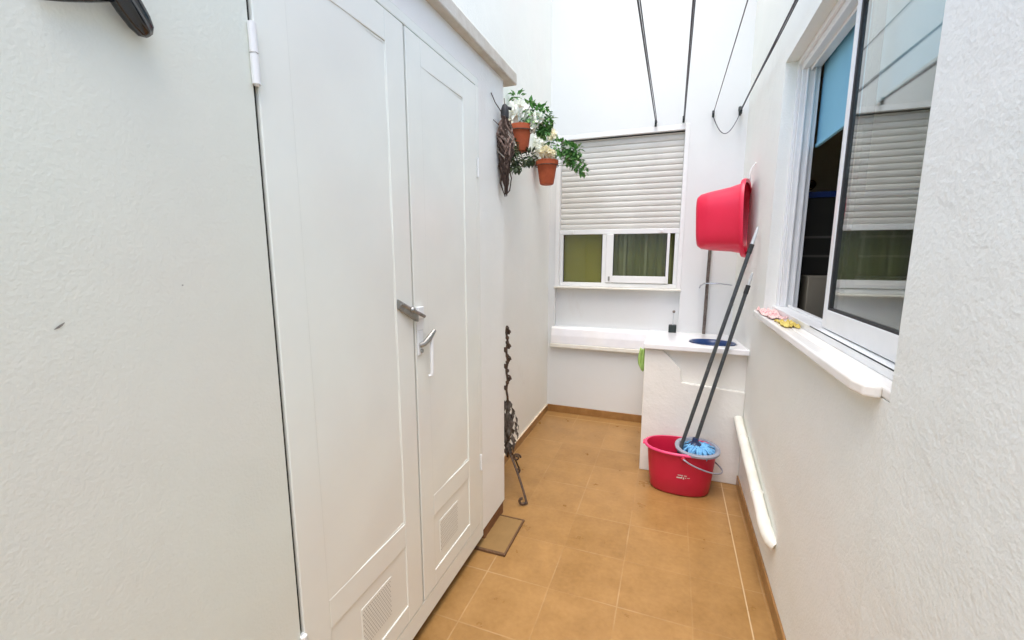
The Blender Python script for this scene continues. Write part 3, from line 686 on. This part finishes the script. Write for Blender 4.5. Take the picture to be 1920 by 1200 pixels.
m = MB(); m.tube([(.415, yA-.075, 2.53), (.415, yA-.05, 2.56), (.414, yA-.03, 2.585)][::-1], [.012, .015, .010], 10); m.build('tensioner', M['blackplastic'], t4, smooth=True)
m = MB(); pts = []
for k in range(17):
    t = k/16; pts.append((.232+.183*t, yA-.038, 2.540-.135*math.sin(math.pi*t)**.9))
m.tube(pts, .0034, 6); m.build('slack_loop', M['cord_thin'], t3, smooth=True)

# ---- flower pots on the side wall
def rnd_dir(): 
    v = Vector((random.gauss(0, 1), random.gauss(0, 1), random.gauss(0, 1))); return v.normalized()
def flower_pot(name, lab, c, r, h, clumps, blooms, trailing):
    t = thing(name, lab, 'flower pot', (c[0], c[1], c[2]-h/2), 'terracotta pots of flowers on the side wall')
    z0 = c[2]-h/2
    m = MB(); m.lathe((c[0], c[1], z0), [(r*.45, 0), (r*.60, .006), (r*.70, h*.25), (r*.86, h*.78), (r*.88, h*.80), (r*1.0, h*.81), (r*1.02, h*.99), (r*.98, h), (r*.90, h*.985), (r*.85, h*.85), (r*.8, h*.8)], 28)
    smooth_angle(m.build('pot', M['terracotta'], t), 30)
    m = MB(); m.tube([(XL+.002, c[1], z0+h*.86), (c[0]-r*1.04, c[1], z0+h*.86)], .004, 6)
    pts = [(c[0]+r*1.04*math.cos(a), c[1]+r*1.04*math.sin(a), z0+h*.78) for a in [2*math.pi*k/20 for k in range(21)]]; m.tube(pts, .003, 6); m.build('bracket', M['iron'], t)
    for mat, lst, nm in (('leaf', clumps, 'foliage'), ('leaf_dark', trailing, 'trailing_leaves')):
        if not lst: continue
        m = MB()
        for (px, py, pz, rad, n_) in lst:
            cc = Vector((px, py, pz)); base = Vector((c[0], c[1], z0+h*.8))
            m.tube([base, (base+cc)/2+Vector((0, 0, .015)), cc], .002, 5)
            for _ in range(int(n_*1.7)):
                p = cc + rnd_dir()*rad*random.random()**.4
                p.x = max(p.x, XL+.012)
                d = (p-cc).normalized() + Vector((0, 0, -.3)) + rnd_dir()*.5
                m.leaf(p, d, (0, 0, 1), random.uniform(.030, .050), random.uniform(.020, .034))
        m.build(nm, M[mat], t, fix=False)
    m = MB()
    for (px, py, pz, rad, n_) in clumps:
        cc = Vector((px, py, pz))
        for _ in range(n_//3):
            p = cc + rnd_dir()*rad*1.05*random.random()**.3; p.x = max(p.x, XL+.012)
            m.leaf(p, (p-cc).normalized()+rnd_dir()*.4, (0, 0, 1), random.uniform(.026, .044), random.uniform(.016, .028))
    m.build('young_leaves', M['leaf_pale'], t, fix=False)
    for (px, py, pz, rad, mt_) in blooms:
        m = MB(); cc = Vector((px, py, pz))
        k_n = 34
        for k in range(k_n):
            rad_ = rad*1.35; zf = 1-2*(k+.5)/k_n; a = k*2.39996; rr_ = math.sqrt(1-zf*zf); d = Vector((rr_*math.cos(a), rr_*math.sin(a), zf))
            m.leaf(cc+d*rad_*.35, d+rnd_dir()*.25, rnd_dir(), rad_*.75, rad_*.7)
        m.sphere(cc, rad*.8, 2)
        m.build('blossom', M[mt_], t, fix=False)
    return t
P1 = (-.968, 2.77, 2.232)
flower_pot('flower_pot', 'nearer terracotta pot with big white blossoms, just past the closet roof', P1, .078, .165,
    [(-.90, 2.80, 2.36, .060, 55), (-.84, 2.86, 2.36, .060, 60), (-.835, 2.84, 2.31, .045, 50), (-.93, 2.86, 2.43, .045, 34), (-.86, 2.88, 2.41, .05, 34), (-1.0, 2.80, 2.50, .03, 16)],
    [(-.985, 2.77, 2.405, .055, 'petal'), (-.945, 2.80, 2.365, .042, 'petal'), (-.985, 2.80, 2.445, .035, 'petal'), (-.86, 2.78, 2.345, .040, 'petal'), (-.885, 2.77, 2.30, .030, 'petal'), (-1.03, 2.72, 2.32, .022, 'petal_cream'), (-.975, 2.66, 2.155, .020, 'petal_cream'), (-.965, 2.665, 2.125, .016, 'petal_cream')],
    [(-1.0, 2.66, 2.15, .05, 40), (-.98, 2.66, 2.09, .045, 36), (-.90, 2.75, 2.115, .04, 34), (-.95, 2.64, 2.04, .035, 22)])
P2 = (-.968, 3.405, 2.128)
flower_pot('flower_pot', 'farther terracotta pot with cream blossoms, beside the shutter window', P2, .088, .185,
    [(-.88, 3.42, 2.31, .055, 40), (-.80, 3.44, 2.30, .050, 40), (-.75, 3.44, 2.28, .045, 36), (-.80, 3.44, 2.24, .055, 50), (-.74, 3.46, 2.19, .045, 36), (-.70, 3.47, 2.15, .035, 22), (-1.0, 3.42, 2.36, .04, 24)],
    [(-.965, 3.35, 2.27, .042, 'petal_cream'), (-.92, 3.36, 2.255, .032, 'petal_cream'), (-1.02, 3.36, 2.36, .040, 'petal'), (-1.03, 3.34, 2.30, .036, 'petal'), (-.93, 3.40, 2.41, .035, 'petal_cream')],
    [])

# ---- dried bundle hanging on the closet corner
hb = thing('hanging_bundle', 'long bundle of brown dried strands tied in black hanging on the closet corner', 'ornament', (XC+.03, 2.105, 2.2))
cxb, cyb = XC+.032, 2.105
def bundle(mat, n_, off, ztop, zbot, rmax, th, nm):
    m = MB()
    for _ in range(int(n_*1.7)):
        a = random.uniform(0, 2*math.pi); r_ = rmax*random.random()**.5
        zt_ = ztop-random.uniform(0, .05); zb_ = zbot+random.uniform(0, .14)
        pts = []
        for k in range(7):
            t = k/6; ra = r_*(.35+1.0*math.sin(math.pi*min(1, t*.9+.12))) ; aa = a+.9*math.sin(t*7+a*2); ra *= 1+.35*math.sin(t*11+a*5)
            pts.append((max(XC+.005, cxb+off[0]+ra*math.cos(aa)*.75), cyb+off[1]+ra*math.sin(aa)*1.05, zt_+(zb_-zt_)*t))
        m.tube(pts, [th*random.uniform(.7, 1.3)]*6+[th*.3], 5)
    m.build(nm, M[mat], hb)
bundle('stem', 40, (.004, 0), 2.170, 1.87, .034, .0046, 'brown_strands')
bundle('stem_dark', 52, (.004, 0), 2.165, 1.78, .033, .0050, 'dark_strands')
bundle('stem_pale', 14, (.008, .002), 2.150, 1.86, .034, .0042, 'pale_strands')
m = MB(); m.lathe((cxb, cyb, 2.165), [(.012, -.01), (.020, 0), (.021, .03), (.014, .055), (.008, .062)], 14); m.tube([(cxb, cyb, 2.215), (cxb+.028, cyb+.02, 2.208)], .008, 8)
smooth_angle(m.build('binding', M['rubber'], hb))
m = MB(); m.tube([(cxb, cyb, 2.21), (cxb-.002, cyb-.004, 2.255)], .0022, 6); m.build('wire', M['iron'], hb); m = MB(); m.tube([(cxb-.012, cyb-.02, 2.19), (XC+.012, 2.03, 2.215), (XC+.004, 1.998, 2.25)], .0025, 6); m.build('wire', M['iron'], hb)
m = MB(); m.tube([(cxb-.016, cyb-.02, 2.12), (XC+.006, 2.02, 2.135)], .002, 6); m.build('wire', M['iron'], hb)
m = MB(); m.tube([(cxb+.01, cyb+.022, 1.95), (cxb+.022, cyb+.034, 1.88), (cxb+.012, cyb+.036, 1.82), (cxb, cyb+.02, 1.80)], .0032, 6); m.build('loose_strand', M['stem_dark'], hb, smooth=True)

# ---- wrought iron plant stand behind the closet corner
st = thing('iron_plant_stand', 'rusty scrolled wrought iron stand with curled feet behind the closet corner', 'stand', (-.93, 2.42, 0))
cx_, cy_ = -.935, 2.435
m = MB(); pts = [(cx_+.004*math.sin(k*1.1), cy_+.004*math.cos(k*1.1), .20+.86*k/40) for k in range(41)]; m.tube(pts, .0075, 7); m.build('stem', M['iron'], st, smooth=True)
def scroll(c, r0, turns, ax, th=.004, nm='scroll', flip=1, mat='iron'):
    m = MB(); pts = []; n_ = 28
    for k in range(n_+1):
        t = k/n_; a = turns*2*math.pi*t; r_ = r0*(1-.8*t)
        pts.append(Vector(c)+Vector(ax)*(r_*math.cos(a))*flip + Vector((0, 0, 1))*r_*math.sin(a))
    m.tube(pts, th, 7); m.build(nm, M[mat], st, smooth=True)
ax1 = Vector((.8, -.6, 0)); ax2 = Vector((.9, .4, 0))
for (dz, r_, fl) in ((1.02, .016, 1), (.93, .019, 1), (.905, .017, -1), (.85, .021, 1), (.80, .016, -1), (.725, .024, 1), (.66, .015, -1)):
    scroll((cx_+.012*fl, cy_, dz), r_, 1.3, ax1, .0056, 'scroll', fl)
for dz in (1.045, .985, .955, .87, .83, .775, .70):
    m = MB(); m.sphere((cx_+.002, cy_, dz), .013, 1, 1, 1, 1.25); m.build('bead', M['iron'], st, smooth=True)
m = MB()   # belly of overlapping metal leaves
for lvl, (zz, rr_) in enumerate(((.56, .018), (.51, .038), (.46, .054), (.41, .062), (.36, .060), (.31, .046), (.27, .030))):
    nn_ = 9
    for k in range(nn_):
        a = 2*math.pi*(k+.5*(lvl % 2))/nn_; d = Vector((math.cos(a), math.sin(a), 0))
        m.leaf(Vector((cx_, cy_, zz+.02))+d*rr_, Vector((d.x*.35, d.y*.35, -1)), d, .060, .030)
m.sphere((cx_, cy_, .41), .036, 2, 1, 1, 2.6)
m.build('leaf_body', M['iron_leaf'], st)
scroll((cx_+.075, cy_-.03, .225), .026, 1.4, Vector((.95, .3, 0)), .006, 'scroll', 1)
for k, (dx, dy, L) in enumerate(((.190, -.165, 1), (-.10, -.155, .9), (.02, .19, 1))):
    d = Vector((dx, dy, 0)); m = MB(); pts = [Vector((cx_, cy_, .27))]
    for j in range(1, 9):
        t = j/8; pts.append(Vector((cx_, cy_, 0))+d*(.12+.88*t)+Vector((0, 0, .235*(1-t)+.012+.02*math.sin(math.pi*t))))
    e = d.normalized() if k else Vector((.93, .36, 0)); c0 = Vector((cx_, cy_, 0))+d*(.93 if k else 1.0) - (Vector((0, 0, 0)) if k else Vector((.026, .010, 0)))
    for j in range(1, 15):
        a = -.2 - j*.33; r_ = .026*(1-.035*j); pts.append(c0+Vector((0, 0, .032))+e*r_*math.cos(a)*1.0+Vector((0, 0, 1))*r_*math.sin(a))
    if k == 0: m.tube(pts, .0075, 8)
    else:
        pts = [Vector((max(p.x, XL+.02), p.y, p.z)) for p in pts]; m.tube(pts, .0055, 8)
    m.build('leg', M['iron'], st, smooth=True)

# ---- floor hatch half under the closet
fh = thing('floor_hatch', 'brown square tile hatch with rusty rim lying half under the closet corner', 'drain cover', (-.80, 1.96, 0))
m = MB(); m.box(-.94, -.718, 1.822, 2.108, .001, .010); m.build('cover', M['plate'], fh, bevel=.002)
m = MB(); m.box(-.944, -.7175, 1.806, 1.8215, .001, .0125); m.box(-.7175, -.708, 1.806, 2.108, .001, .0125); m.box(-.944, -.708, 2.1085, 2.116, .001, .0125); m.build('rim', M['plate_rim'], fh, bevel=.002)

# ---- black ornament on the near wall
orn = thing('wall_ornament', 'glossy black ribbed metal wall ornament at the upper left edge of the picture', 'ornament', (XC, .5, 1.9))
m = MB(); rings_ = []
path = [((XC+.030, .392, 2.010), .030), ((XC+.030, .430, 1.967), .033), ((XC+.029, .452, 1.937), .031), ((XC+.027, .472, 1.912), .029), ((XC+.024, .490, 1.888), .028), ((XC+.021, .505, 1.871), .025), ((XC+.019, .514, 1.861), .019), ((XC+.018, .519, 1.856), .008)]
for (p, r_) in path:
    p = Vector(p); e1 = Vector((0, .68, .73)); e2 = Vector((1, 0, 0)); ring = []
    for k in range(28):
        a = 2*math.pi*k/28; rr_ = r_*(1+.12*math.cos(7*a))
        ring.append(p+e1*rr_*math.cos(a)*.78+e2*rr_*math.sin(a)*.5)
    rings_.append(ring)
m.rings(rings_); m.build('ribbed_tip', M['black'], orn, smooth=True)
m = MB(); m.tube([(XC+.010, .385, 1.850), (XC+.014, .41, 1.862), (XC+.018, .44, 1.876), (XC+.024, .47, 1.892)], [.004, .007, .008, .009], 10); m.build('side_arm', M['black'], orn, smooth=True)

# ---- cloths on the sill
def cloth(name, lab, cx, cy, z, lx, ly, amp, mat, seed, th=.006):
    random.seed(seed); m = MB(); nx, ny = 16, 20; ph = [random.uniform(0, 6) for _ in range(6)]
    V = []
    for i_ in range(nx+1):
        row = []
        for j in range(ny+1):
            u, v = i_/nx-.5, j/ny-.5
            ex = 1+.12*math.sin(v*9+ph[0]); ey = 1+.12*math.sin(u*8+ph[1])
            hgt = abs(amp*(.5*math.sin(u*14+v*9+ph[2])+.4*math.sin(v*19-u*6+ph[3])+.25*math.sin(u*27+ph[4])))*(1-2.6*max(abs(u), abs(v))**3)
            row.append(m.bm.verts.new((cx+u*lx*ex, cy+v*ly*ey, z+.004+hgt)))
        V.append(row)
    for i_ in range(nx):
        for j in range(ny): m.bm.faces.new((V[i_][j], V[i_+1][j], V[i_+1][j+1], V[i_][j+1]))
    o = m.build(name, M[mat], smooth=True, origin=(cx, cy, z)); so = o.modifiers.new('t', 'SOLIDIFY'); so.thickness = .003; so.offset = -1
    return tag(o, lab, 'cloth')
cloth('dust_cloth', 'crumpled pink flowered cloth at the far end of the window sill', XR-.004, 2.46, 1.1945, .075, .36, .022, 'cloth_pink', 3)
cloth('dust_cloth', 'folded yellow cloth lying before the open half of the window', XR+.002, 2.13, 1.1945, .06, .17, .016, 'cloth_yellow', 5)

# ---- things in the dark room
cp = thing('cupboard', 'black cupboard with a dark blue top edge in the room behind the open window', 'cupboard', (1.4, 3.0, 0))
m = MB(); m.box(XW+.02, 1.5, 2.75, 3.43, .03, 1.79); m.build('carcass', M['cupboard'], cp)
m = MB(); m.box(XW+.02, 1.5, 2.738, 3.43, 1.7905, 1.820); m.build('top_edge', M['blue_edge'], cp)
m = MB()
for zz in (1.58, 1.48): m.box(XW+.03, 1.48, 2.744, 2.7495, zz, zz+.012)
m.build('shelf_edge', M['room_dark'], cp)
ov_ = thing('oven', 'taupe oven with a black glass door in the room behind the open window', 'oven', (.95, 2.7, .9))
m = MB(); m.box(XW+.03, 1.2, 2.60, 2.737, .95, 1.385); m.build('body', M['appliance'], ov_, bevel=.004)
m = MB(); m.box(.735, 1.18, 2.592, 2.5995, .96, 1.345); m.build('glass_door', M['rubber'], ov_)
m = MB(); m.tube([(.82, 3.439, 1.945), (.82, 3.40, 1.945)], [.035, .028], 20); m.sphere((.82, 3.395, 1.945), .018, 2)
smooth_angle(m.build('wall_fitting', M['brass'], room))

for o in bpy.data.objects:
    if '_o' in o: del o['_o']
